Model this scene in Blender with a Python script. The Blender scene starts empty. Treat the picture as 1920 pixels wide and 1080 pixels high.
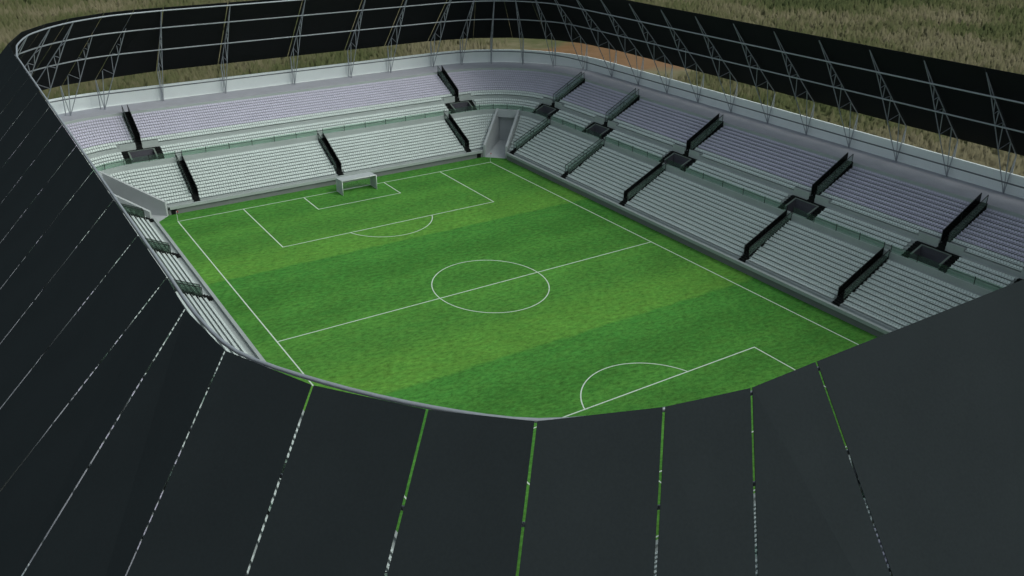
import bpy, math, random
from mathutils import Vector, Matrix
from mathutils.bvhtree import BVHTree
random.seed(7)
scene = bpy.context.scene
COL = scene.collection
PI = math.pi

# ------------------------------------------------------------------ materials
def newmat(name):
    m = bpy.data.materials.new(name); m.use_nodes = True
    nt = m.node_tree
    return m, nt, nt.nodes['Principled BSDF']

def surf(name, col, rough=.7, var=.12, scale=.6, metal=0., spec=.3, bump=0., fine=6.):
    """plain material whose base colour wanders a little (dirt, weathering)"""
    m, nt, b = newmat(name)
    tc = nt.nodes.new('ShaderNodeTexCoord')
    n1 = nt.nodes.new('ShaderNodeTexNoise'); n1.inputs['Scale'].default_value = scale; n1.inputs['Detail'].default_value = 6
    n2 = nt.nodes.new('ShaderNodeTexNoise'); n2.inputs['Scale'].default_value = fine; n2.inputs['Detail'].default_value = 3
    ad = nt.nodes.new('ShaderNodeMath'); ad.operation = 'ADD'
    nt.links.new(tc.outputs['Object'], n1.inputs['Vector']); nt.links.new(tc.outputs['Object'], n2.inputs['Vector'])
    nt.links.new(n1.outputs['Fac'], ad.inputs[0]); nt.links.new(n2.outputs['Fac'], ad.inputs[1])
    mr = nt.nodes.new('ShaderNodeMapRange')
    mr.inputs['From Min'].default_value = .6; mr.inputs['From Max'].default_value = 1.4
    mr.inputs['To Min'].default_value = 1 - var; mr.inputs['To Max'].default_value = 1 + var
    nt.links.new(ad.outputs[0], mr.inputs['Value'])
    vm = nt.nodes.new('ShaderNodeVectorMath'); vm.operation = 'SCALE'
    vm.inputs[0].default_value = col
    nt.links.new(mr.outputs[0], vm.inputs['Scale'])
    nt.links.new(vm.outputs[0], b.inputs['Base Color'])
    b.inputs['Roughness'].default_value = rough; b.inputs['Metallic'].default_value = metal
    b.inputs['Specular IOR Level'].default_value = spec
    if bump:
        bp = nt.nodes.new('ShaderNodeBump'); bp.inputs['Strength'].default_value = bump
        nt.links.new(n2.outputs['Fac'], bp.inputs['Height']); nt.links.new(bp.outputs[0], b.inputs['Normal'])
    return m

def glassmat(name, tint, gloss=.06, trans=.9):
    m, nt, b = newmat(name)
    out = nt.nodes['Material Output']
    tr = nt.nodes.new('ShaderNodeBsdfTransparent'); tr.inputs['Color'].default_value = (*tint, 1)
    b.inputs['Base Color'].default_value = (.30, .42, .36, 1); b.inputs['Roughness'].default_value = .15
    mx = nt.nodes.new('ShaderNodeMixShader'); mx.inputs[0].default_value = trans
    # faint smears on the pane
    tc = nt.nodes.new('ShaderNodeTexCoord'); nz = nt.nodes.new('ShaderNodeTexNoise'); nz.inputs['Scale'].default_value = .8
    mr = nt.nodes.new('ShaderNodeMapRange'); mr.inputs['To Min'].default_value = trans - .06; mr.inputs['To Max'].default_value = trans + .04
    nt.links.new(tc.outputs['Object'], nz.inputs['Vector']); nt.links.new(nz.outputs['Fac'], mr.inputs['Value'])
    nt.links.new(mr.outputs[0], mx.inputs[0])
    nt.links.new(b.outputs[0], mx.inputs[1]); nt.links.new(tr.outputs[0], mx.inputs[2])
    nt.links.new(mx.outputs[0], out.inputs['Surface'])
    return m

M_CONC = surf('concrete', (.385, .42, .42), .85, .10, .35, bump=.05)
M_WALLC = surf('painted_wall', (.80, .84, .85), .7, .05, .25)
M_SEAT = surf('seat_plastic', (.635, .69, .685), .5, .06, .15, fine=2.)  # green light cast on the white seats is tinted into this colour
M_SEATU = surf('shade_tinted_seat_plastic', (.575, .55, .67), .5, .06, .15, fine=2.)  # purple shade of the upper rows tinted into the white seat colour
M_RAMP = surf('tunnel_concrete', (.44, .46, .48), .85, .08, .5)
M_BASE = surf('recess_shade_render', (.19, .20, .205), .85, .12, .5)  # shade of the recessed wall foot put into a darker wall colour
M_CAP = surf('dark_coping', (.15, .18, .165), .8, .1, .8)
M_BLACK = surf('shade_and_door_black', (.010, .011, .011), .8, .25, 1., spec=.1)  # shade beside the glass painted into steps and landings; also colours the doors
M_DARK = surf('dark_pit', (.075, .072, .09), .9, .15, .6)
M_RAIL = surf('rail_paint', (.012, .013, .014), .5, .15, 2.)
M_STEELD = surf('weathered_steel', (.13, .14, .16), .6, .12, .8)
M_FLOOR = surf('concourse_floor', (.43, .43, .49), .85, .10, .4)
M_STEEL = surf('galvanised_steel', (.36, .38, .42), .45, .12, .8, metal=.35)
M_PANEL = surf('roof_sheet', (.0230, .0276, .0306), .8, .10, .18, spec=.0)
M_SOFFIT = surf('roof_underside', (.008, .009, .010), .8, .10, .18, spec=.15)  # darker sheet colour for the panel undersides
M_LINE = surf('line_paint', (.66, .74, .66), .9, .10, 3.)
M_GOAL = surf('goal_paint', (.76, .78, .80), .4, .05, 1.)
M_RED = surf('red_cloth', (.45, .03, .03), .8, .1, 3.)
M_GLASS = glassmat('barrier_glass', (.86, .94, .89), trans=.95)
M_SMOKE = glassmat('smoked_stair_glass', (.58, .64, .60), trans=.94)
M_GLASS2 = glassmat('stair_glass', (.90, .93, .92), trans=.84)
M_TINT = surf('dark_reflection_pane', (.008, .009, .009), .25, .2, 1., spec=.15)  # opaque stair pane, the dark reflection in the glass put into its colour

def netmat():
    m, nt, b = newmat('goal_net')
    out = nt.nodes['Material Output']
    b.inputs['Base Color'].default_value = (.72, .74, .77, 1)
    tc = nt.nodes.new('ShaderNodeTexCoord')
    sp = nt.nodes.new('ShaderNodeSeparateXYZ'); nt.links.new(tc.outputs['Object'], sp.inputs[0])
    fac = None
    for ax in 'XYZ':
        mu = nt.nodes.new('ShaderNodeMath'); mu.operation = 'MULTIPLY'; mu.inputs[1].default_value = 1 / .16
        fr = nt.nodes.new('ShaderNodeMath'); fr.operation = 'FRACT'
        lt = nt.nodes.new('ShaderNodeMath'); lt.operation = 'LESS_THAN'; lt.inputs[1].default_value = .09
        nt.links.new(sp.outputs[ax], mu.inputs[0]); nt.links.new(mu.outputs[0], fr.inputs[0]); nt.links.new(fr.outputs[0], lt.inputs[0])
        if fac is None: fac = lt
        else:
            mx = nt.nodes.new('ShaderNodeMath'); mx.operation = 'MAXIMUM'
            nt.links.new(fac.outputs[0], mx.inputs[0]); nt.links.new(lt.outputs[0], mx.inputs[1]); fac = mx
    tr = nt.nodes.new('ShaderNodeBsdfTransparent')
    ms = nt.nodes.new('ShaderNodeMixShader')
    nt.links.new(fac.outputs[0], ms.inputs[0]); nt.links.new(tr.outputs[0], ms.inputs[1]); nt.links.new(b.outputs[0], ms.inputs[2])
    nt.links.new(ms.outputs[0], out.inputs['Surface'])
    return m
M_NET = netmat()
M_NETD = surf('dense_net', (.50, .53, .55), .8, .10, 2.)

def N(nt, t, **kw):
    n = nt.nodes.new(t)
    for k, v in kw.items(): setattr(n, k, v)
    return n

def pitchmat():
    m, nt, b = newmat('pitch_grass')
    tc = N(nt, 'ShaderNodeTexCoord'); sp = N(nt, 'ShaderNodeSeparateXYZ')
    nt.links.new(tc.outputs['Object'], sp.inputs[0])
    # wobble of the mowing edge
    wz = N(nt, 'ShaderNodeTexNoise'); wz.inputs['Scale'].default_value = .25; wz.inputs['Detail'].default_value = 4
    nt.links.new(tc.outputs['Object'], wz.inputs['Vector'])
    s = N(nt, 'ShaderNodeMath', operation='MULTIPLY_ADD'); s.inputs[1].default_value = -1 / 44.7; s.inputs[2].default_value = 23.8 / 44.7 + 3
    nt.links.new(sp.outputs['Y'], s.inputs[0])
    s2 = N(nt, 'ShaderNodeMath', operation='MULTIPLY_ADD'); s2.inputs[1].default_value = .03; nt.links.new(wz.outputs['Fac'], s2.inputs[0]); nt.links.new(s.outputs[0], s2.inputs[2])
    fr = N(nt, 'ShaderNodeMath', operation='FRACT'); nt.links.new(s2.outputs[0], fr.inputs[0])
    cr = N(nt, 'ShaderNodeValToRGB'); e = cr.color_ramp.elements
    e[0].position = 0.; e[0].color = (.113, .290, .046, 1)
    e[1].position = 1.; e[1].color = (.113, .290, .046, 1)
    for ps_, c_ in ((.016, (.066, .236, .041, 1)), (.10, (.071, .244, .043, 1)), (.17, (.060, .207, .036, 1)), (.27, (.063, .212, .036, 1)), (.34, (.079, .250, .043, 1)), (.43, (.067, .218, .038, 1)),
                    (.50, (.072, .226, .039, 1)), (.56, (.091, .268, .045, 1)), (.67, (.078, .236, .041, 1)), (.76, (.084, .244, .042, 1)), (.84, (.106, .280, .045, 1)), (.975, (.113, .290, .046, 1))):
        k = e.new(ps_); k.color = c_
    nt.links.new(fr.outputs[0], cr.inputs['Fac'])
    # grain
    rot = N(nt, 'ShaderNodeMapping'); rot.inputs['Rotation'].default_value = (0, 0, math.radians(20)); rot.inputs['Scale'].default_value = (.9, 1.5, 1)
    nt.links.new(tc.outputs['Object'], rot.inputs['Vector'])
    n1 = N(nt, 'ShaderNodeTexNoise'); n1.inputs['Scale'].default_value = 1.15; n1.inputs['Detail'].default_value = 5; n1.inputs['Roughness'].default_value = .8
    n2 = N(nt, 'ShaderNodeTexNoise'); n2.inputs['Scale'].default_value = .12; n2.inputs['Detail'].default_value = 4
    nt.links.new(rot.outputs[0], n1.inputs['Vector']); nt.links.new(tc.outputs['Object'], n2.inputs['Vector'])
    m1 = N(nt, 'ShaderNodeMapRange'); m1.inputs['From Min'].default_value = .3; m1.inputs['From Max'].default_value = .7; m1.inputs['To Min'].default_value = .50; m1.inputs['To Max'].default_value = 1.52
    nt.links.new(n1.outputs['Fac'], m1.inputs['Value'])
    m2 = N(nt, 'ShaderNodeMapRange'); m2.inputs['From Min'].default_value = .3; m2.inputs['From Max'].default_value = .7; m2.inputs['To Min'].default_value = .9; m2.inputs['To Max'].default_value = 1.1
    nt.links.new(n2.outputs['Fac'], m2.inputs['Value'])
    mu = N(nt, 'ShaderNodeMath', operation='MULTIPLY'); nt.links.new(m1.outputs[0], mu.inputs[0]); nt.links.new(m2.outputs[0], mu.inputs[1])
    vs = N(nt, 'ShaderNodeVectorMath', operation='SCALE'); nt.links.new(cr.outputs['Color'], vs.inputs[0]); nt.links.new(mu.outputs[0], vs.inputs['Scale'])
    hs = N(nt, 'ShaderNodeHueSaturation')
    mh = N(nt, 'ShaderNodeMapRange'); mh.inputs['To Min'].default_value = .485; mh.inputs['To Max'].default_value = .515
    n3 = N(nt, 'ShaderNodeTexNoise'); n3.inputs['Scale'].default_value = .5; n3.inputs['Detail'].default_value = 3
    nt.links.new(rot.outputs[0], n3.inputs['Vector']); nt.links.new(n3.outputs['Fac'], mh.inputs['Value'])
    nt.links.new(mh.outputs[0], hs.inputs['Hue']); nt.links.new(vs.outputs[0], hs.inputs['Color'])
    nt.links.new(hs.outputs[0], b.inputs['Base Color'])
    b.inputs['Roughness'].default_value = .95; b.inputs['Specular IOR Level'].default_value = .1
    return m
M_PITCH = pitchmat()

def meadowmat(name, blade, clay=False):
    m, nt, b = newmat(name)
    tc = N(nt, 'ShaderNodeTexCoord')
    n1 = N(nt, 'ShaderNodeTexNoise'); n1.inputs['Scale'].default_value = .014; n1.inputs['Detail'].default_value = 5
    n2 = N(nt, 'ShaderNodeTexNoise'); n2.inputs['Scale'].default_value = .20; n2.inputs['Detail'].default_value = 5; n2.inputs['Roughness'].default_value = .62
    nt.links.new(tc.outputs['Object'], n1.inputs['Vector'])
    mp = N(nt, 'ShaderNodeMapping'); mp.inputs['Scale'].default_value = (1, 1, .12)
    nt.links.new(tc.outputs['Object'], mp.inputs['Vector']); nt.links.new(mp.outputs[0], n2.inputs['Vector'])
    mx = N(nt, 'ShaderNodeMath', operation='MULTIPLY_ADD'); mx.inputs[1].default_value = 1.35
    sc = N(nt, 'ShaderNodeMath', operation='MULTIPLY'); sc.inputs[1].default_value = .42
    nt.links.new(n2.outputs['Fac'], sc.inputs[0]); nt.links.new(n1.outputs['Fac'], mx.inputs[0]); nt.links.new(sc.outputs[0], mx.inputs[2])
    cr = N(nt, 'ShaderNodeValToRGB'); e = cr.color_ramp.elements
    e[0].position = .63; e[0].color = (.054, .067, .030, 1)
    e[1].position = 1.0; e[1].color = (.190, .166, .104, 1)
    k = e.new(.78); k.color = (.096, .105, .047, 1)
    k = e.new(.90); k.color = (.136, .128, .070, 1)
    nt.links.new(mx.outputs[0], cr.inputs['Fac'])
    last = cr.outputs['Color']
    if clay:   # bare red clay patch behind the far right corner
        vd = N(nt, 'ShaderNodeVectorMath', operation='SUBTRACT'); vd.inputs[1].default_value = (134, 136, 0)
        rt = N(nt, 'ShaderNodeMapping'); rt.inputs['Rotation'].default_value = (0, 0, math.radians(62)); rt.inputs['Scale'].default_value = (1/64, 1/30, 1)
        rt.vector_type = 'POINT'
        nt.links.new(tc.outputs['Object'], vd.inputs[0]); nt.links.new(vd.outputs[0], rt.inputs['Vector'])
        ln = N(nt, 'ShaderNodeVectorMath', operation='LENGTH'); nt.links.new(rt.outputs[0], ln.inputs[0])
        n4 = N(nt, 'ShaderNodeTexNoise'); n4.inputs['Scale'].default_value = .06; n4.inputs['Detail'].default_value = 4
        nt.links.new(tc.outputs['Object'], n4.inputs['Vector'])
        sb = N(nt, 'ShaderNodeMath', operation='ADD'); nt.links.new(ln.outputs['Value'], sb.inputs[0]); nt.links.new(n4.outputs['Fac'], sb.inputs[1])
        mr = N(nt, 'ShaderNodeMapRange'); mr.inputs['From Min'].default_value = 1.28; mr.inputs['From Max'].default_value = 1.52; mr.inputs['To Min'].default_value = .72; mr.inputs['To Max'].default_value = 0
        nt.links.new(sb.outputs[0], mr.inputs['Value'])
        cl = N(nt, 'ShaderNodeMixRGB'); cl.inputs['Color1'].default_value = (.17, .085, .045, 1); cl.inputs['Color2'].default_value = (.30, .15, .085, 1)
        nt.links.new(n2.outputs['Fac'], cl.inputs['Fac'])
        mm = N(nt, 'ShaderNodeMixRGB'); nt.links.new(mr.outputs[0], mm.inputs['Fac']); nt.links.new(last, mm.inputs['Color1']); nt.links.new(cl.outputs[0], mm.inputs['Color2'])
        last = mm.outputs[0]
    nt.links.new(last, b.inputs['Base Color'])
    b.inputs['Roughness'].default_value = 1.; b.inputs['Specular IOR Level'].default_value = 0.
    return m
M_GROUND = meadowmat('dry_ground', False, True)
M_BLADE = meadowmat('dry_grass', True, True)

# ------------------------------------------------------------------ mesh helpers
class MB:
    def __init__(s): s.v = []; s.f = []
    def quad(s, a, b, c, d):
        n = len(s.v); s.v += [tuple(a), tuple(b), tuple(c), tuple(d)]; s.f.append((n, n+1, n+2, n+3))
    def hexa(s, p):     # 8 points: bottom ring of 4, top ring of 4
        n = len(s.v); s.v += [tuple(q) for q in p]
        s.f += [(n+3, n+2, n+1, n), (n+4, n+5, n+6, n+7)] + [(n+i, n+(i+1) % 4, n+4+(i+1) % 4, n+4+i) for i in range(4)]
    def box(s, x0, x1, y0, y1, z0, z1):
        s.hexa([(x0,y0,z0),(x1,y0,z0),(x1,y1,z0),(x0,y1,z0),(x0,y0,z1),(x1,y0,z1),(x1,y1,z1),(x0,y1,z1)])
    def tube(s, a, b, r, k=8):
        a = Vector(a); b = Vector(b); d = (b-a).normalized()
        u = d.orthogonal().normalized(); w = d.cross(u)
        n = len(s.v)
        for p in (a, b):
            for i in range(k):
                s.v.append(tuple(p + r*(math.cos(2*PI*i/k)*u + math.sin(2*PI*i/k)*w)))
        s.f += [(n+i, n+(i+1) % k, n+k+(i+1) % k, n+k+i) for i in range(k)]
        s.f += [tuple(range(n+k-1, n-1, -1)), tuple(range(n+k, n+2*k))]
    def pipe(s, pts, r, closed=False, k=8):
        pts = [Vector(p) for p in pts]; m = len(pts); n = len(s.v)
        for i, p in enumerate(pts):
            a = pts[(i-1) % m] if (closed or i) else p
            b = pts[(i+1) % m] if (closed or i < m-1) else p
            d = (b-a).normalized(); w = d.cross(Vector((0, 0, 1))).normalized(); u = w.cross(d)
            for j in range(k):
                s.v.append(tuple(p + r*(math.cos(2*PI*j/k)*u + math.sin(2*PI*j/k)*w)))
        for i in range(m if closed else m-1):
            a = n+i*k; b = n+((i+1) % m)*k
            s.f += [(a+j, a+(j+1) % k, b+(j+1) % k, b+j) for j in range(k)]
        if not closed:
            s.f += [tuple(range(n+k-1, n-1, -1)), tuple(range(n+(m-1)*k, n+m*k))]
    def mesh(s, name):
        me = bpy.data.meshes.new(name); me.from_pydata(s.v, [], s.f); me.update(); return me
    def build(s, name, mat, parent=None, smooth=False):
        me = s.mesh(name); me.materials.append(mat)
        if smooth: me.polygons.foreach_set('use_smooth', [True]*len(me.polygons))
        return link(name, me, parent)

def link(name, me, parent=None):
    o = bpy.data.objects.new(name, me); COL.objects.link(o)
    if parent: o.parent = parent
    return o
def tag(o, label=None, cat=None, group=None, kind=None):
    if label: o['label'] = label
    if cat: o['category'] = cat
    if group: o['group'] = group
    if kind: o['kind'] = kind
    return o
def thing(name, loc, label, cat, group=None, rz=0):
    o = bpy.data.objects.new(name, None); COL.objects.link(o)
    o.location = loc; o.rotation_euler = (0, 0, rz); o.empty_display_size = .5
    return tag(o, label, cat, group)
ORD = ['first','second','third','fourth','fifth','sixth','seventh','eighth','ninth','tenth','eleventh','twelfth','thirteenth','fourteenth','fifteenth','sixteenth','seventeenth','eighteenth','nineteenth','twentieth']

# ------------------------------------------------------------------ stand coordinates
# t runs along a side, d is the distance out from the pitch edge, corners are concentric arcs
CX, CYF, CYN = 38.4, 59.3, -61.5
RR = 14.
SIDES = {'right': (CYN, CYF), 'far': (-CX, CX), 'left': (CYN, CYF), 'near': (-CX, CX)}
CUT = {'right': 3.15, 'left': 3.15, 'far': 2.5, 'near': 2.5}
def P(side, t, d, z):
    q = d-4.4; a0, a1 = SIDES[side]
    if t > a1: f = (t-a1)/RR; al = a1+q*math.sin(f); out = q*math.cos(f)
    elif t < a0: f = (a0-t)/RR; al = a0-q*math.sin(f); out = q*math.cos(f)
    else: al = t; out = q
    if side == 'right': return (CX+out, al, z)
    if side == 'left': return (-CX-out, al, z)
    if side == 'far': return (al, CYF+out, z)
    return (al, CYN-out, z)
def tcut(side, d):      # how far the lower tier reaches before the corner tunnel
    q = d-4.4; c = CUT[side]; a0, a1 = SIDES[side]
    e = RR*(PI/4-math.asin(c/q)) if q > c*1.41422 else -(c*1.41422-q)
    return a0-e, a1+e
def tdiag(side):
    a0, a1 = SIDES[side]; return a0-RR*PI/4, a1+RR*PI/4
def stations(lo, hi, side, k=10):
    a0, a1 = SIDES[side]; out = []
    e0, e1 = max(lo, a0+9), min(hi, a1-9)
    if lo < a0+9: out += [lo+(min(hi, a0+9)-lo)*i/k for i in range(k+1)]
    else: out.append(lo)
    if hi > a1-9:
        st = max(lo, a1-9)
        out += [st+(hi-st)*i/k for i in range(k+1)]
    else: out.append(hi)
    r = []
    for x in out:
        if not r or abs(x-r[-1]) > 1e-4: r.append(x)
    return r
def sweep(mb, side, prof, rng):
    """prof: list of (d,z); rng: function d -> (lo,hi)"""
    rows = []
    for d, z in prof:
        lo, hi = rng(d)
        rows.append([P(side, t, d, z) for t in stations(lo, hi, side)])
    for a, b in zip(rows, rows[1:]):
        if len(a) != len(b): raise ValueError('row mismatch')
        n = len(mb.v); L = len(a); mb.v += a+b
        flip = side in ('right', 'near')
        for i in range(L-1):
            f = (n+i, n+i+1, n+L+i+1, n+L+i)
            mb.f.append(f if flip else f[::-1])
def lbox(mb, side, t0, t1, d0, d1, z0, z1, zb=None, zt=None):
    """box in stand coordinates; zb/zt = bottom/top height at d1 when sloped"""
    zb = z0 if zb is None else zb; zt = z1 if zt is None else zt
    k = max(1, int(abs(t1-t0)/2.5)) if (t1 > SIDES[side][1]-.1 or t0 < SIDES[side][0]+.1) else 1
    for i in range(k):
        a = t0+(t1-t0)*i/k; b = t0+(t1-t0)*(i+1)/k
        mb.hexa([P(side,a,d0,z0),P(side,b,d0,z0),P(side,b,d1,zb),P(side,a,d1,zb),P(side,a,d0,z1),P(side,b,d0,z1),P(side,b,d1,zt),P(side,a,d1,zt)])

LOW = [(5.2+.78*i, 1.65+.41*i) for i in range(12)]        # lower rows: front edge d, floor z
UPA = [(15.65+.78*i, 8.2+.4*i) for i in range(3)]         # three rows at the walkway
UPB = [(18.7+.77*i, 10.1+.37*i) for i in range(11)]       # upper rows
LOW_FLIGHTS = {'right': [-55.0, -35.8, -16.8, 14.6, 33.9, 53.8], 'left': [-55.0, -35.8, -16.8, 15.9, 34.9, 54.2],
               'far': [-28.9, .65, 31.4], 'near': [-30., 0., 30.]}
PORTALS = {'right': [-57.5, -41.7, -17.6, 12.9, 38.2, 57.9], 'left': [-57.5, -41.7, -17.6, 12.9, 38.2, 57.9],
           'far': [-35.2, 36.4], 'near': [-35.2, 36.4]}
PH = 3.65       # portal half width with its side steps
SHIFT = {'right': -.3, 'left': -.3, 'far': -.1, 'near': 0.}

# ------------------------------------------------------------------ setting
def structure(mb, name, mat, **k): return tag(mb.build(name, mat, **k), kind='structure')
g = MB(); g.quad((-2500,-2500,-.03),(2500,-2500,-.03),(2500,2500,-.03),(-2500,2500,-.03)); structure(g, 'ground', M_GROUND)
p = MB()
for i in range(20):
    for j in range(30):
        x0 = -40+80*i/20; x1 = -40+80*(i+1)/20; y0 = -63+124*j/30; y1 = -63+124*(j+1)/30
        p.quad((x0,y0,0),(x1,y0,0),(x1,y1,0),(x0,y1,0))
structure(p, 'pitch', M_PITCH)
# markings
W, LF, LN = 34., 54.87, -59.2
mk = MB(); ZL = .006; LW = .18
def ln(x0, y0, x1, y1, w=LW):
    d = Vector((x1-x0, y1-y0, 0)).normalized(); n = Vector((-d.y, d.x, 0))*w/2; e = d*w/2
    a = Vector((x0, y0, ZL))-e; b = Vector((x1, y1, ZL))+e
    mk.quad(a-n, b-n, b+n, a+n)
def arc(cx, cy, rx, ry, a0, a1, w=.155, n=96):
    pts = []
    for i in range(n+1):
        a = a0+(a1-a0)*i/n; c, s = math.cos(a), math.sin(a)
        pts.append(((cx+(rx-w/2)*c, cy+(ry-w/2)*s, ZL+.004), (cx+(rx+w/2)*c, cy+(ry+w/2)*s, ZL+.004)))
    for a, b in zip(pts, pts[1:]): mk.quad(a[0], a[1], b[1], b[0])
e = LW/2
ln(-W, LN, -W, LF); ln(W, LN, W, LF)
ln(-W+LW, LF, W-LW, LF); ln(-W+LW, LN, W-LW, LN); ln(-W+LW, 0, W-LW, 0)
for yl, bx, gd, s in ((LF, 32.5, 47.0, 1), (LN, -36.85, -51.3, -1)):
    pa = (-.22-21.47, -.22+21.47); ga = (-.746-8.744, -.746+8.744)
    for x in pa: ln(x, yl-s*LW, x, bx)
    ln(pa[0]+LW, bx, pa[1]-LW, bx)
    for x in ga: ln(x, yl-s*LW, x, gd)
    ln(ga[0]+LW, gd, ga[1]-LW, gd)
arc(.83, 0, 9.02, 10.02, 0, 2*PI)
aa = math.asin(3.47/9.02); arc(-.795, 32.5+3.86, 9.02, 10.02, PI+aa, 2*PI-aa, n=60)
aa = math.asin(3.2/9.02); arc(.544, -36.85-3.56, 9.02, 10.02, aa, PI-aa, n=60)
structure(mk, 'pitch_markings', M_LINE)

# ------------------------------------------------------------------ stands
STAND_TXT = {'right': ('long stand along the right touchline, its upper rows shaded by the roof', 'stand'),
             'left': ('long sunlit stand along the left touchline under the near roof panels', 'stand'),
             'far': ('end stand behind the far goal with pale sunlit seats', 'stand'),
             'near': ('end stand in the foreground hidden below the dark roof panels', 'stand')}
for side in SIDES:
    st = thing('stadium_stand', P(side, 0, 20, 0), *STAND_TXT[side])
    loc = Vector(st.location)
    def put(mb, name, mat):
        mb.v = [(a-loc.x, b-loc.y, c-loc.z) for a, b, c in mb.v]
        return mb.build(name, mat, st)
    c1 = lambda d: tcut(side, d)
    dg = lambda d: tdiag(side)
    mb = MB(); sweep(mb, side, [(4.15, 1.1), (3.85, 1.1), (3.85, 1.65), (4.35, 1.65), (4.35, 1.25), (5.2, 1.25)], c1)
    put(mb, 'front_wall', M_CONC)
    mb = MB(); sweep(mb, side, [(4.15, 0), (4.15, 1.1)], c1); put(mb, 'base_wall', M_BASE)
    pr = [(5.2, 1.25)]
    for d, z in LOW: pr += [(d, z), (d+.78, z)]
    pr += [(14.56, 6.6), (14.95, 6.6)]
    mb = MB(); sweep(mb, side, pr, c1); put(mb, 'lower_terrace', M_CONC)
    mb = MB(); sweep(mb, side, [(14.95, 6.6), (14.95, 7.75), (15.65, 7.75)], dg)
    put(mb, 'walkway', M_CONC)
    # rows beside the portals, cut where a portal stands
    pr = [(15.65, 7.75)]
    for d, z in UPA: pr += [(d, z), (d+.78, z)]
    pr += [(17.99, 9.4), (18.7, 9.4)]
    cuts = [tdiag(side)[0]]
    for c in PORTALS[side]: cuts += [c-PH, c+PH]
    cuts.append(tdiag(side)[1])
    for a, b in zip(cuts[::2], cuts[1::2]):
        if b <= a: continue
        mb = MB(); sweep(mb, side, pr, lambda d: (a, b))
        for e in (a, b):         # end faces of the rows at each portal
            for (d, z), (d2, z2) in zip(pr[1::2], pr[2::2]):
                mb.quad(P(side, e, d, 5), P(side, e, d2, 5), P(side, e, d2, z), P(side, e, d, z))
        put(mb, 'middle_terrace', M_CONC)
    pr = [(18.7, 9.4)]
    for d, z in UPB: pr += [(d, z), (d+.77, z)]
    pr += [(27.17, 14.9)]
    mb = MB(); sweep(mb, side, pr, dg); put(mb, 'upper_terrace', M_CONC)
    mb = MB(); sweep(mb, side, [(27.17, 14.9), (34.0, 14.9)], dg); put(mb, 'concourse', M_FLOOR)
    mb = MB(); sweep(mb, side, [(34.0, 14.9), (34.2, 15.1), (34.2, 17.95), (34.6, 17.95), (34.6, 0)], dg); put(mb, 'back_wall', M_WALLC)
    # floor strip where the pitch side of the portals opens under the stand stays closed by the portals themselves

# ------------------------------------------------------------------ corner tunnels
DIAG = {'far right': (CX, CYF, 1, 1), 'far left': (-CX, CYF, -1, 1), 'near right': (CX, CYN, 1, -1), 'near left': (-CX, CYN, -1, -1)}
for nm, (cx, cy, sx, sy) in DIAG.items():
    def T(u, v, z):      # u outwards along the diagonal, v across (towards the long side)
        return (cx+sx*(u+v)/1.41421, cy+sy*(u-v)/1.41421, z)
    tn = thing('corner_tunnel', (cx, cy, 0), 'open concrete players tunnel cut through the lower tier at the %s corner' % nm, 'tunnel', 'corner tunnels of the stands')
    loc = Vector(tn.location)
    def put(mb, name, mat):
        mb.v = [(a-loc.x, b-loc.y, c-loc.z) for a, b, c in mb.v]; return mb.build(name, mat, tn)
    v0, v1 = -2.0, 2.62
    def bx(mb, u0, u1, va, vb, z0a, z0b, z1a, z1b):
        mb.hexa([T(u0,va,z0a),T(u1,va,z0b),T(u1,vb,z0b),T(u0,vb,z0a),T(u0,va,z1a),T(u1,va,z1b),T(u1,vb,z1b),T(u0,vb,z1a)])
    for va, vb in ((v0-.5, v0), (v1, v1+.5)):
        mb = MB(); bx(mb, -2.75, 10.4, va, vb, 0, 0, 2.75, 8.0); put(mb, 'side_wall', M_RAMP)
    mb = MB(); bx(mb, 9.5, 10.4, v0, v1, 6.1, 6.1, 7.78, 7.78); put(mb, 'lintel', M_RAMP)
    mb = MB(); bx(mb, 11.3, 11.6, v0-.5, v1+.5, 0, 0, 7, 7); bx(mb, 10.4, 11.3, v0-.5, v0, 0, 0, 7, 7); bx(mb, 10.4, 11.3, v1, v1+.5, 0, 0, 7, 7); bx(mb, 10.4, 11.6, v0-.5, v1+.5, 7, 7, 7.3, 7.3)
    put(mb, 'passage', M_RAMP)
    mb = MB(); bx(mb, -2.9, 11.3, v0, v1, .004, .004, .03, .03); put(mb, 'floor', M_RAMP)

# small dark service doors in the far end wall beside the tunnels
for x, l in ((33.5, 'right'), (-33.6, 'left')):
    d = thing('service_door', (x, P('far', 0, 4.15, 0)[1], 0), 'small black doorway in the far end wall beside the %s corner tunnel' % l, 'door', 'doorways in the far end wall')
    mb = MB(); mb.box(-.46, .46, -.012, .1, 0, 1.02); mb.build('door_leaf', M_BLACK, d)
    mb = MB(); mb.box(-.54, -.462, -.03, .06, 0, 1.06); mb.box(.462, .54, -.03, .06, 0, 1.06); mb.box(-.462, .462, -.03, .06, 1.022, 1.08); mb.build('frame', M_RAIL, d)

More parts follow.
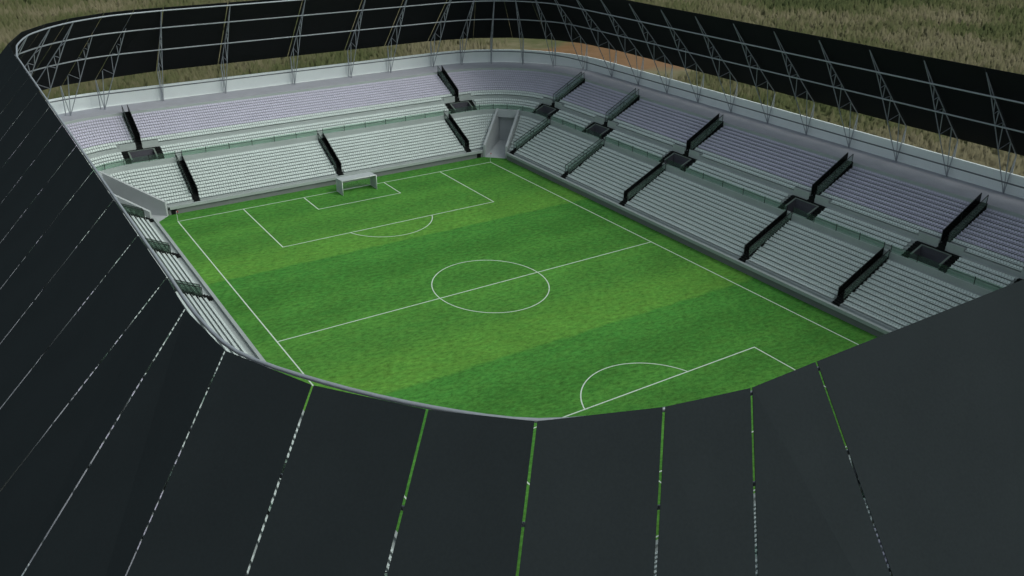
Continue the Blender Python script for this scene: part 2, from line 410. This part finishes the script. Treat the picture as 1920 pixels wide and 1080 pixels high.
# ------------------------------------------------------------------ portals
def near_txt(side, t):
    return {'right': 'right', 'left': 'left', 'far': 'far end', 'near': 'near end'}[side]+' stand'
FROM = {'right': 'far corner', 'left': 'far corner', 'far': 'left corner', 'near': 'left corner'}
for side in SIDES:
    lst = sorted(PORTALS[side], reverse=side in ('right', 'left'))
    for i, c in enumerate(lst):
        o = Vector(P(side, c, 16.5, 7.75))
        po = thing('entrance_portal', o, 'sunken dark entrance opening in the %s, %s from the %s' % (near_txt(side, c), ORD[i], FROM[side]), 'entrance', 'spectator entrances onto the walkway')
        def put(mb, name, mat):
            mb.v = [(a-o.x, b-o.y, c_-o.z) for a, b, c_ in mb.v]; return mb.build(name, mat, po)
        for s in (-1, 1):           # steps down either side
            mb = MB(); a, b = sorted((c+s*2.52, c+s*PH))
            for k in range(6):
                d0 = 15.3+k*.46; lbox(mb, side, a, b, d0, d0+.46, 5, 7.95+.24*(k+1)-.24)
            put(mb, 'side_steps', M_BLACK)
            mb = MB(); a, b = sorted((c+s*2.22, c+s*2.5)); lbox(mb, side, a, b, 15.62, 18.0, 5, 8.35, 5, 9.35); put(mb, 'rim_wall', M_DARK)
            mb = MB(); lbox(mb, side, a-.01, b+.01, 15.6, 18.01, 8.35, 8.41, 9.35, 9.41); put(mb, 'rim_cap', M_CAP)
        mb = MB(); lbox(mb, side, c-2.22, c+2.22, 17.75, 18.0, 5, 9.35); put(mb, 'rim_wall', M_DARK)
        mb = MB(); lbox(mb, side, c-2.2, c+2.2, 17.74, 18.015, 9.352, 9.412); put(mb, 'rim_cap', M_CAP)
        mb = MB(); lbox(mb, side, c-PH, c+PH, 18.06, 18.68, 7.5, 9.38); put(mb, 'landing', M_BLACK)
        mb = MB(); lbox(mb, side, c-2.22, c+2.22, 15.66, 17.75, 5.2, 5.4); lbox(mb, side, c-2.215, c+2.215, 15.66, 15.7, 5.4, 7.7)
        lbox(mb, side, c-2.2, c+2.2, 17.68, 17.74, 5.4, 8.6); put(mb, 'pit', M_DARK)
        f = c+SHIFT[side]
        for a, b in ((c-PH, f-.62), (f+.62, c+PH)):
            mb = MB(); lbox(mb, side, a, b, 18.71, 18.85, 9.4, 10.75); put(mb, 'guard_wall', M_CONC)

# ------------------------------------------------------------------ stair flights with glass rails
def rail(side, t, pts_bot, pts_top, root, o, glass, posts):
    def put(mb, name, mat, par=root):
        mb.v = [(a-o.x, b-o.y, c-o.z) for a, b, c in mb.v]; return mb.build(name, mat, par)
    gl = MB(); w = .015
    bl = [(d, z+.12) for d, z in pts_bot]; tp = [(d, z-.06) for d, z in pts_top]
    gl.hexa([P(side,t-w,*bl[0]),P(side,t+w,*bl[0]),P(side,t+w,*bl[1]),P(side,t-w,*bl[1]),P(side,t-w,*tp[0]),P(side,t+w,*tp[0]),P(side,t+w,*tp[1]),P(side,t-w,*tp[1])])
    put(gl, 'glass_panel', glass)
    mb = MB(); mb.tube(P(side, t, *pts_top[0]), P(side, t, *pts_top[1]), .06); put(mb, 'handrail', M_RAIL)
    for f in posts:
        d = pts_bot[0][0]+(pts_bot[1][0]-pts_bot[0][0])*f
        zb = pts_bot[0][1]+(pts_bot[1][1]-pts_bot[0][1])*f; zt = pts_top[0][1]+(pts_top[1][1]-pts_top[0][1])*f
        mb = MB(); mb.tube(P(side, t, d, zb-.3), P(side, t, d, zt), .055, 6); put(mb, 'post', M_RAIL)
def flight(side, t, lower, label, dark):
    o = Vector(P(side, t, 9 if lower else 22, 3 if lower else 11.5))
    fl = thing('stair_flight', o, label, 'stairs', 'lower tier stair flights' if lower else 'upper tier stair flights')
    mb = MB()
    if lower: d0, d1, z0, z1, n = 4.45, 14.93, 1.38, 6.95, 26
    else: d0, d1, z0, z1, n = 18.2, 27.3, 9.4, 14.95, 22
    td = (d1-d0)/n; rs = (z1-z0)/n
    for k in range(n):
        zt = z0+rs*(k+1)
        if not lower: zt = max([zt]+[z_+.06 for d_, z_ in UPB if d_ < d0+td*(k+1)-.02])
        lbox(mb, side, t-.56, t+.56, d0+td*k, d0+td*(k+1), zt-1.1, zt)
    mb.v = [(a-o.x, b-o.y, c-o.z) for a, b, c in mb.v]; mb.build('steps', M_BLACK, fl)
    if lower: bt, tp, ps = ((5.8, 2.1), (14.9, 6.85)), ((5.8, 3.75), (14.9, 8.2)), (0, .5, 1)
    else: bt, tp, ps = ((19.0, 10.0), (26.9, 14.7)), ((19.0, 12.1), (26.9, 16.4)), (0, .5, 1)
    for s in (-1, 1):
        rail(side, t+s*.53, bt, tp, fl, o, M_TINT if s == dark else (M_SMOKE if side == 'left' else M_GLASS2), ps)
for side in SIDES:
    lst = sorted(LOW_FLIGHTS[side], reverse=side in ('right', 'left'))
    for i, t in enumerate(lst):
        dark = {'right': 1 if t < 20 else 0, 'far': 1, 'left': 0, 'near': 1}[side]
        flight(side, t, True, 'black glass railed stairs in the %s lower tier, %s from the %s' % (near_txt(side, t), ORD[i], FROM[side]), dark)
    lst = sorted(PORTALS[side], reverse=side in ('right', 'left'))
    for i, t in enumerate(lst):
        dark = {'right': 1 if t < 25 else 0, 'far': 1, 'left': 0, 'near': 1}[side]
        flight(side, t+SHIFT[side], False, 'black glass railed stairs in the %s upper tier, %s from the %s' % (near_txt(side, t), ORD[i], FROM[side]), dark)

# ------------------------------------------------------------------ glass barriers along the walkway
for side in SIDES:
    gaps = sorted(LOW_FLIGHTS[side]); lo, hi = tdiag(side)
    ed = [lo]+[x for g_ in gaps for x in (g_-.62, g_+.62)]+[hi]
    segs = list(zip(ed[::2], ed[1::2]))
    if side in ('right', 'left'): segs = segs[::-1]
    for i, (a, b) in enumerate(segs):
        o = Vector(P(side, (a+b)/2, 15.03, 7.75))
        gb = thing('glass_barrier', o, 'greenish glass barrier with black posts, %s walkway, %s stretch from the %s' % (near_txt(side, a), ORD[i], FROM[side]), 'barrier', 'glass barriers along the walkway')
        n = max(1, round((b-a)/4.9)); n = n*2 if (b-a) < 14 and (a < SIDES[side][0] or b > SIDES[side][1]) else n
        ts = [a+(b-a)*k/n for k in range(n+1)]
        for k in range(n+1):
            mb = MB(); mb.tube(P(side, ts[k], 15.03, 7.7), P(side, ts[k], 15.03, 8.98), .06, 6)
            mb.v = [(x-o.x, y-o.y, z-o.z) for x, y, z in mb.v]; mb.build('post', M_RAIL, gb)
            if k < n:
                mb = MB(); lbox(mb, side, ts[k]+.06, ts[k+1]-.06, 15.02, 15.04, 7.80, 8.93)
                mb.v = [(x-o.x, y-o.y, z-o.z) for x, y, z in mb.v]; mb.build('glass_panel', M_GLASS, gb)

# ------------------------------------------------------------------ roof: trusses
# local truss: x = inward distance from the front foot, z up from the concourse floor
TR = {'F': (0, 0), 'R': (-1.15, 0), 'A': (-.95, 5.9), 'r1': (1.5, 8.35), 'r2': (4.7, 11.75), 'r3': (6.6, 13.75), 'r4': (8.2, 15.4),
      'l1': (4.4, 7.6), 'l2': (6.7, 11.5), 'l3': (7.8, 13.4), 'l4': (9.5, 16.2), 'T': (12.0, 19.75)}
def tp(k): x, z = TR[k]; return (x, 0, z)
BARS = [('top_chord', ['A', 'r1', 'r2', 'r3', 'r4', 'T'], .085), ('bottom_chord', ['F', 'l1', 'l2', 'l3', 'l4', 'T'], .085),
        ('rear_post', ['A', 'R'], .10), ('rear_strut', ['A', 'F'], .085), ('front_post', ['r1', 'F'], .085)]
BARS += [('brace', [a, b], .07) for a, b in (('l1', 'r1'), ('l1', 'r2'), ('l2', 'r2'), ('l2', 'r3'), ('l3', 'r3'), ('l3', 'r4'), ('l4', 'r4'))]
tmesh = []
for nm, ks, r in BARS:
    mb = MB()
    for a, b in zip(ks, ks[1:]): mb.tube(tp(a), tp(b), r, 6)
    me = mb.mesh(nm); me.materials.append(M_STEEL); tmesh.append((nm, me))
foot_me = MB(); foot_me.box(-.22, .22, -.22, .22, 0, .05); foot_me = foot_me.mesh('base_plate'); foot_me.materials.append(M_STEEL)
proto = None
def truss(x, y, ang, label):
    """ang = direction (radians) pointing inward"""
    global proto
    if proto is None:
        root = thing('roof_truss', (0, 0, 0), label, 'truss', 'steel trusses carrying the roof')
        for nm, me in tmesh: link(nm, me, root)
        for px in (0, -1.15):
            q = link('base_plate', foot_me, root); q.location = (px, 0, 0)
        proto = root
    else:
        root = proto.copy(); COL.objects.link(root)
        for ch in proto.children:
            c = ch.copy(); COL.objects.link(c); c.parent = root
        root['label'] = label
    root.location = (x, y, 14.9); root.rotation_euler = (0, 0, ang)
FAR_FEET = [(-26.6, 87.7), (-13.4, 87.6), (2.2, 87.6), (15.9, 87.6), (26.1, 87.6), (37.6, 87.6)]
FR_FEET = [(44.9, 86.3), (51.8, 83.6), (57.9, 78.6), (62.8, 72.3), (66.3, 64.6)]
RIGHT_FEET = [55.2, 45.5, 35.8, 26.1, 16.5, 6.7, -2.8, -12.4, -22.1, -31.5, -41.1, -50.7, -60.3]
CFR = (40.3, 60.)
for i, (x, y) in enumerate(FAR_FEET):
    truss(x, y, -PI/2, 'grey steel roof truss standing behind the far end stand, %s from the left' % ORD[i])
for i, (x, y) in enumerate(FR_FEET):
    truss(x, y, math.atan2(CFR[1]-y, CFR[0]-x), 'grey steel roof truss round the far right corner, %s from the far end' % ORD[i])
for i, y in enumerate(RIGHT_FEET):
    truss(67.6, y, PI, 'grey steel roof truss standing along the right stand, %s from the far corner' % ORD[i])
# ------------------------------------------------------------------ roof: panels
ZI, ZO, PW = 35.4, 20.9, 14.0
J = []      # joints (inner x, inner y, outward angle in degrees, region)
def jt(x, y, a, reg): J.append((x, y, a, reg))
for y in (40.5, 31.3, 22.0, 12.8, 3.5, -5.77, -14.9, -24.2, -33.5, -42.7): jt(-55.5, y, 171, 'left')
jt(-55.5, -51.67, 174, 'left'); jt(-55.7, -57.18, -166, 'left')
for x, y, a in ((-55.11,-63.8,-151), (-52.24,-70.1,-145.4), (-48.14,-75.53,-140.5), (-44.01,-79.41,-133), (-37.69,-81.86,-131), (-32.5,-82.94,-127)): jt(x, y, a, 'near left corner')
for x in (-27.38, -4., 12., 26.): jt(x, -82.9, -102 if x < -20 else -92, 'near')
for x, y, a in ((36., -82.2, -80), (43., -79.5, -62), (48.5, -75., -45), (52.6, -68.7, -28), (54.6, -62., -10)): jt(x, y, a, 'near right corner')
for y in RIGHT_FEET[::-1][1:]: jt(54.9, y, 0, 'right')
for x, y, a in ((53.9, 63.4, 16), (51.4, 68.3, 32), (47.5, 72.2, 46), (42.6, 74.5, 64)): jt(x, y, a, 'far right corner')
for x, y in FAR_FEET[::-1]: jt(x-(.4 if x > -20 else -.4), 75.3, 90 if x > -20 else 92, 'far')
for x, y, a in ((-31.5, 75.3, 122.8), (-37, 74.2, 127), (-43.6, 70.6, 135), (-47.9, 66.5, 145), (-52.3, 59.9, 156), (-55.2, 49.8, 168)): jt(x, y, a, 'far left corner')
GAPS = {'left': .12, 'right': .02, 'far right corner': .03, 'far': .10}
cnt = {}
PAN_V, PAN_F = [], []
proto_p = []
for i in range(len(J)):
    a, b = J[i], J[(i+1) % len(J)]
    A0 = Vector((a[0], a[1], ZI)); A1 = Vector((a[0]+PW*math.cos(math.radians(a[2])), a[1]+PW*math.sin(math.radians(a[2])), ZO))
    B0 = Vector((b[0], b[1], ZI)); B1 = Vector((b[0]+PW*math.cos(math.radians(b[2])), b[1]+PW*math.sin(math.radians(b[2])), ZO))
    ga, gb_ = GAPS.get(a[3], .075), GAPS.get(b[3], .075)
    u = (B0-A0).normalized(); v = (B1-A1).normalized()
    q = [A0+u*ga, B0-u*gb_, B1-v*gb_, A1+v*ga]
    n = (q[1]-q[0]).cross(q[3]-q[0]).normalized()
    if n.z < 0: n = -n
    top = [p_+n*.02 for p_ in q]; bot = [p_-n*.02 for p_ in q]
    ctr = sum(q, Vector())/4
    reg = a[3]; cnt[reg] = cnt.get(reg, 0)+1
    word = {'left': 'along the left side', 'near left corner': 'round the near left corner', 'near': 'along the near end', 'near right corner': 'round the near right corner',
            'right': 'along the right side', 'far right corner': 'round the far right corner', 'far': 'along the far end', 'far left corner': 'round the far left corner'}[reg]
    mb = MB(); mb.hexa([p_-ctr for p_ in bot]+[p_-ctr for p_ in top])
    mb.f = mb.f[2:]+[(2, 1, 0), (3, 2, 0), (4, 5, 6), (4, 6, 7)]
    o = mb.build('roof_panel', M_PANEL); o.location = ctr
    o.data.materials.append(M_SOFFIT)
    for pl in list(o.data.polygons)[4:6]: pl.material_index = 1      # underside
    tag(o, 'dark charcoal sloping roof panel %s, %s counted anticlockwise from above' % (word, ORD[cnt[reg]-1]), 'roof panel', 'dark roof panels round the bowl')
    k = len(PAN_V); PAN_V += q; PAN_F.append((k, k+1, k+2, k+3))
# trusses below the left and near panels, each a metre along from a joint
li = ni = fi = 0
for x, y, a, reg in J:
    r = math.radians(a); tx, ty = -math.sin(r), math.cos(r)      # tangent, anticlockwise
    if reg == 'left':
        truss(-67.5, y+3.2, 0, 'grey steel roof truss below the left roof panels, %s from the far corner' % ORD[li]); li += 1
    elif reg in ('near left corner', 'near', 'near right corner'):
        ox, oy = x+11.7*math.cos(r), y+11.7*math.sin(r)
        truss(ox+tx*1.3, oy+ty*1.3, r+PI, 'grey steel roof truss below the near roof panels, %s from the left' % ORD[ni]); ni += 1
FL_TR = [((-38.4, 86.7), (-31.0, 75.2)), ((-45.1, 85.1), (-36.6, 74.2)), ((-51.6, 78.9), (-42.8, 70.3)), ((-57.2, 73.2), (-47.0, 66.2)), ((-62.5, 64.9), (-51.0, 59.8))]
for i, (f_, t_) in enumerate(FL_TR):
    truss(f_[0], f_[1], math.atan2(t_[1]-f_[1], t_[0]-f_[0]), 'grey steel roof truss round the far left corner, %s from the far end' % ORD[i])

# ------------------------------------------------------------------ roof: ring pipes
def smooth_loop(pts, k=4):
    out = []; n = len(pts)
    for i in range(n):
        p0, p1, p2, p3 = (Vector(pts[(i+j) % n]) for j in (-1, 0, 1, 2))
        if (p2-p1).length > 8 and (p1-p0).length > 8 and (p3-p2).length > 8: out.append(p1); continue
        m1 = (p2-p0)*.5*min(1, (p2-p1).length/max((p1-p0).length, .1)); m2 = (p3-p1)*.5*min(1, (p2-p1).length/max((p3-p2).length, .1))
        for q in range(k):
            t = q/k; h = ((1-t)**2*(1+2*t), t*(1-t)**2, t*t*(3-2*t), t*t*(t-1))
            out.append(p1*h[0]+m1*h[1]+p2*h[2]+m2*h[3])
    return out
NEAR_INS = {(-55.7, -57.18): 1.08, (-55.11, -63.8): 1.34, (-52.24, -70.1): 1.62, (-48.14, -75.53): 1.45, (-44.01, -79.41): 1.32, (-37.69, -81.86): 1.02, (-32.5, -82.94): .7}
def ring(z, ins):
    pts = []
    for x, y, a, reg in J:
        r = math.radians({'left': 180, 'near': -90}.get(reg, a)); d = (ZI-z)/(ZI-ZO)*PW-(NEAR_INS.get((x, y), ins[reg]) if z > 34 else ins[reg])
        pts.append((x+d*math.cos(r), y+d*math.sin(r), z))
    return smooth_loop(pts)
KEYS = ('left', 'near left corner', 'near', 'near right corner', 'right', 'far right corner', 'far', 'far left corner')
def rounded(x0, x1, y0, y1, z, r, n=9):
    pts = []
    for cx, cy, a0 in ((x1-r, y1-r, 0), (x0+r, y1-r, 90), (x0+r, y0+r, 180), (x1-r, y0+r, 270)):
        for i in range(n+1):
            a = math.radians(a0+90*i/n); pts.append((cx+r*math.cos(a), cy+r*math.sin(a), z))
    return pts
for pts, rad, lab in (
    (ring(34.9, dict(zip(KEYS, (.86, 1.3, .42, .2, -.45, .3, .9, 1.5)))), .13, 'thick grey steel pipe ring running along the inner roof edge'),
    (ring(31.2, dict(zip(KEYS, (1.0, 1.2, .9, 1., 1.5, 1.2, .9, 1.1)))), .13, 'grey steel pipe ring crossing the trusses near their tips'),
    (ring(26.5, dict(zip(KEYS, (1.2, 1.4, 1., 1.2, 2.7, 2.2, 2.3, 1.6)))), .13, 'grey steel pipe ring crossing the middle of the trusses'),
    (rounded(-64.0, 63.8, -90.5, 87.0, 17.9, 24), .12, 'grey steel pipe ring low in front of the white back wall')):
    mb = MB(); mb.pipe(pts, rad, True)
    o = mb.build('ring_beam', M_STEELD if 'low in front' in lab else M_STEEL, smooth=True); tag(o, lab, 'pipe', 'steel pipe rings round the roof')

# ------------------------------------------------------------------ goal and corner flags
gl = thing('football_goal', (1.3, 51.7, 0), 'white goal with net standing in front of the far goal line', 'goal')
gw, gd, gh = 3.7, 3.25, 3.0
mb = MB()
for s in (-1, 1): mb.tube((s*gw, 0, 0), (s*gw, 0, gh), .075)
mb.tube((-gw-.05, 0, gh), (gw+.05, 0, gh), .075); mb.build('goal_frame', M_GOAL, gl, smooth=True)
mb = MB()
for s in (-1, 1):
    mb.tube((s*gw, gd, 0), (s*gw, gd, gh-.2), .05); mb.tube((s*gw, 0, gh), (s*gw, gd, gh-.2), .05)
    mb.tube((s*gw, 0, .05), (s*gw, gd, .05), .05)
mb.tube((-gw, gd, .05), (gw, gd, .05), .05); mb.tube((-gw, gd, gh-.2), (gw, gd, gh-.2), .05); mb.build('rear_frame', M_GOAL, gl)
mb = MB(); mb.quad((-gw,gd,.05),(gw,gd,.05),(gw,gd,gh-.2),(-gw,gd,gh-.2)); mb.build('back_net', M_NET, gl)
for s in (-1, 1):
    mb = MB(); x = s*(gw+.02); mb.box(min(x, x-s*.03), max(x, x-s*.03), .09, gd-.05, .1, gh-.22); mb.build('side_net', M_NETD, gl)
mb = MB(); mb.hexa([(-gw,.09,gh+.02),(gw,.09,gh+.02),(gw,gd,gh-.18),(-gw,gd,gh-.18),(-gw,.09,gh+.05),(gw,.09,gh+.05),(gw,gd,gh-.15),(-gw,gd,gh-.15)]); mb.build('top_net', M_NETD, gl)
for x, l in ((-34, 'left'), (34, 'right')):
    cf = thing('corner_flag', (x, LF, 0), 'thin white corner pole with a small red flag at the far %s corner' % l, 'flag', 'corner flags')
    mb = MB(); mb.tube((0, 0, 0), (0, 0, 2.1), .035); mb.build('pole', M_GOAL, cf)
    mb = MB(); mb.hexa([(.04,-.01,1.75),(.30,-.01,1.85),(.30,.01,1.85),(.04,.01,1.75),(.04,-.01,2.1),(.30,-.01,2.0),(.30,.01,2.0),(.04,.01,2.1)]); mb.build('flag_cloth', M_RED, cf)

# ------------------------------------------------------------------ seats
SW = .192
SP = [(-.22, .33), (.12, .31), (.20, .62), (.245, .62), (.17, .20), (-.20, .22)]     # side profile (outward, up)
def seat_geo():
    v = [(sx*SW, a, b) for sx in (-1, 1) for a, b in SP]; k = len(SP)
    f = [tuple(range(k))[::-1], tuple(range(k, 2*k))]+[(i, (i+1) % k, k+(i+1) % k, k+i) for i in range(k)]
    return v, f
SV, SF = seat_geo()
seats = []      # (pos, out-direction angle, side, tier, row, t)
def add_row(side, d, z, lo, hi, skip, tier, row):
    q = d-4.4; a0, a1 = SIDES[side]; t = lo
    pitch = .46
    pos = []
    t = a0+.2 if lo < a0 else lo+.3
    while t < min(hi, a1): pos.append(t); t += pitch
    f = pitch*RR/max(q, .5)
    for s_, end, edge in ((1, hi, a1), (-1, lo, a0)):
        L_ = (end-edge)*s_
        if L_ > 0:
            n = max(1, int(L_/f))
            pos += [edge+s_*(k+.5)*L_/n for k in range(n)]
    for t in pos:
        if any(abs(t-c) < h for c, h in skip): continue
        p0 = Vector(P(side, t, d, z)); p1 = Vector(P(side, t, d+.1, z)); dr = p1-p0
        seats.append((p0, math.atan2(dr.y, dr.x), side, tier, row, t))
for side in SIDES:
    lf = [(c, .78) for c in LOW_FLIGHTS[side]]
    for i, (d, z) in enumerate(LOW):
        lo, hi = tcut(side, d+.4); add_row(side, d+.38, z, lo+.35, hi-.35, lf, 'lower', i)
    lo, hi = tdiag(side)
    for i, (d, z) in enumerate(UPA): add_row(side, d+.38, z, lo, hi, [(c, PH+.25) for c in PORTALS[side]], 'middle', i)
    for i, (d, z) in enumerate(UPB):
        add_row(side, d+.38, z, lo, hi, [(c+SHIFT[side], .78) for c in PORTALS[side]]+([(c, PH+.25) for c in PORTALS[side]] if i < 1 else []), 'upper', i)
# camera (fitted to the pitch markings)
CAM = Vector((-65.377, -110.864, 60.934))
CR = [[0.8445643, -0.5354541, 0.0], [-0.2303366, -0.3631465, -0.9028121], [0.4833799, 0.7625048, -0.4300353]]
FPX = 1687.35
bv = BVHTree.FromPolygons(PAN_V, PAN_F)
def visible(p):
    v = p-CAM
    x, y, z = (sum(r[k]*v[k] for k in range(3)) for r in CR)
    if z < 1 or abs(x/z*FPX) > 955 or abs(y/z*FPX) > 535: return False
    return bv.ray_cast(CAM, v.normalized(), v.length)[0] is None
order = sorted(range(len(seats)), key=lambda i: (seats[i][0]-CAM).length_squared)
hero = []
for i in order:
    if visible(seats[i][0]+Vector((0, 0, .7))): hero.append(i)
    if len(hero) >= 300: break
heroset = set(hero)
me = bpy.data.meshes.new('plastic_chair'); me.from_pydata(SV, [], SF); me.materials.append(M_SEAT)
def between(side, t):
    fs = sorted(LOW_FLIGHTS[side], reverse=True)
    k = sum(1 for f in fs if f > t)
    if k == 0: return 'beside the far corner tunnel'
    if k >= len(fs): return 'beyond the last stairs'
    return 'between %s and %s stairs from far corner' % (ORD[k-1], ORD[k])
for i in hero:
    p0, a, side, tier, row, t = seats[i]
    o = link('plastic_chair', me); o.location = p0; o.rotation_euler = (0, 0, a-PI/2)
    tag(o, 'white seat, %s row of %s %s tier, %s' % (ORD[row], side, tier, between(side, t)), 'seat', 'white seats in the stands')
vs, fs, mi = [], [], []
for i, (p0, a, *_r) in enumerate(seats):
    if i in heroset: continue
    c, s = math.cos(a-PI/2), math.sin(a-PI/2); n = len(vs)
    vs += [(p0.x+x*c-y*s, p0.y+x*s+y*c, p0.z+z) for x, y, z in SV]
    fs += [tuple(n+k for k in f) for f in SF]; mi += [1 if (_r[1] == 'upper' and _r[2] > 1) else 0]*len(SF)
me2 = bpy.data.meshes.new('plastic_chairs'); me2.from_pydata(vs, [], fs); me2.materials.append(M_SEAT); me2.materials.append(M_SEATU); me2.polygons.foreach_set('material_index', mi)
tag(link('plastic_chairs', me2), 'thousands of white plastic seats filling every row of the bowl', 'seats', 'white seats in the stands', kind='stuff')

# ------------------------------------------------------------------ tall tussock grass round the stadium
rn = random.Random(3)
fw = math.atan2(.7625, .4834)
vs, fs, nrm = [], [], []
K = 4
count = 0
while count < 75000:
    r = 135*math.exp(rn.random()**.85*1.85); a = fw+rn.uniform(-.80, .80)
    x = CAM.x+r*math.cos(a); y = CAM.y+r*math.sin(a)
    out = math.hypot(max(abs(x)-71, 0), max(-100-y, y-92, 0))
    if out < 6: continue
    u, v = x-134, y-136
    c, s_ = math.cos(math.radians(62)), math.sin(math.radians(62))
    clay = math.hypot((u*c-v*s_)/60, (u*s_+v*c)/28)+.18*math.sin(x*.11+y*.05)+.12*math.sin(y*.23)
    if clay < 1.: continue
    g_ = (r/330)**.7
    w_ = rn.uniform(.4, 1.0)*g_; h = rn.uniform(1.2, 3.2)*g_*min(1, .4+out/40)
    lx, ly = rn.uniform(-.6, .6)*g_, rn.uniform(-.6, .6)*g_
    n = len(vs); t0 = rn.uniform(0, PI)
    for lev, (rr_, hh) in enumerate(((1.15, -.1), (.75, .5))):
        for k in range(K):
            q = t0+2*PI*k/K; jr = rr_*w_*rn.uniform(.8, 1.2)
            vs.append((x+jr*math.cos(q)+lx*hh, y+jr*math.sin(q)+ly*hh, hh*h))
            m_ = Vector((math.cos(q)*.22, math.sin(q)*.22, 1)).normalized(); nrm.append(tuple(m_))
    vs.append((x+lx, y+ly, h)); nrm.append((0, 0, 1))
    for lev in (0,):
        for k in range(K):
            p0 = n+lev*K+k; p1 = n+lev*K+(k+1) % K; fs.append((p0, p1, p1+K, p0+K))
    for k in range(K): fs.append((n+K+k, n+K+(k+1) % K, n+2*K))
    count += 1
me3 = bpy.data.meshes.new('meadow_grass'); me3.from_pydata(vs, [], fs); me3.materials.append(M_BLADE)
me3.polygons.foreach_set('use_smooth', [True]*len(fs))
me3.normals_split_custom_set_from_vertices(nrm)
tag(link('meadow_grass', me3), 'dry olive and straw coloured tall grass outside the stadium', 'grass', kind='stuff')

# ------------------------------------------------------------------ light, sky, camera
EL, AX, AY = math.radians(46), .60, -.80
sd = Vector((AX*math.cos(EL), AY*math.cos(EL), math.sin(EL))).normalized()
w = bpy.data.worlds.new('World'); scene.world = w; w.use_nodes = True
nt = w.node_tree; bg = nt.nodes['Background']
sky = nt.nodes.new('ShaderNodeTexSky'); sky.sky_type = 'NISHITA'; sky.sun_disc = False
sky.sun_elevation = EL; sky.sun_rotation = math.atan2(AX, AY); sky.dust_density = 4.0; sky.ozone_density = 1.0
hs = nt.nodes.new('ShaderNodeHueSaturation'); hs.inputs['Saturation'].default_value = .36
tint = nt.nodes.new('ShaderNodeMixRGB'); tint.blend_type = 'MULTIPLY'; tint.inputs['Fac'].default_value = 1; tint.inputs['Color2'].default_value = (.90, 1., .95, 1)
nt.links.new(sky.outputs[0], hs.inputs['Color']); nt.links.new(hs.outputs[0], tint.inputs['Color1']); nt.links.new(tint.outputs[0], bg.inputs['Color']); bg.inputs['Strength'].default_value = .17
sl = bpy.data.lights.new('sun', 'SUN'); sl.energy = .33; sl.angle = math.radians(16); sl.color = (1, .96, .9)
so = bpy.data.objects.new('sun', sl); COL.objects.link(so); so.rotation_euler = (-sd).to_track_quat('-Z', 'Y').to_euler(); so.location = (60, -80, 120)
cd = bpy.data.cameras.new('camera'); cam = bpy.data.objects.new('camera', cd); COL.objects.link(cam)
cd.sensor_width = 36; cd.lens = FPX/1920*36; cd.clip_start = .5; cd.clip_end = 6000
R = Matrix((CR[0], [-v for v in CR[1]], [-v for v in CR[2]])).transposed()
cam.matrix_world = Matrix.Translation(CAM) @ R.to_4x4()
scene.camera = cam
scene.view_settings.view_transform = 'Standard'; scene.view_settings.look = 'None'
scene.view_settings.exposure = -.14; scene.view_settings.gamma = 1.
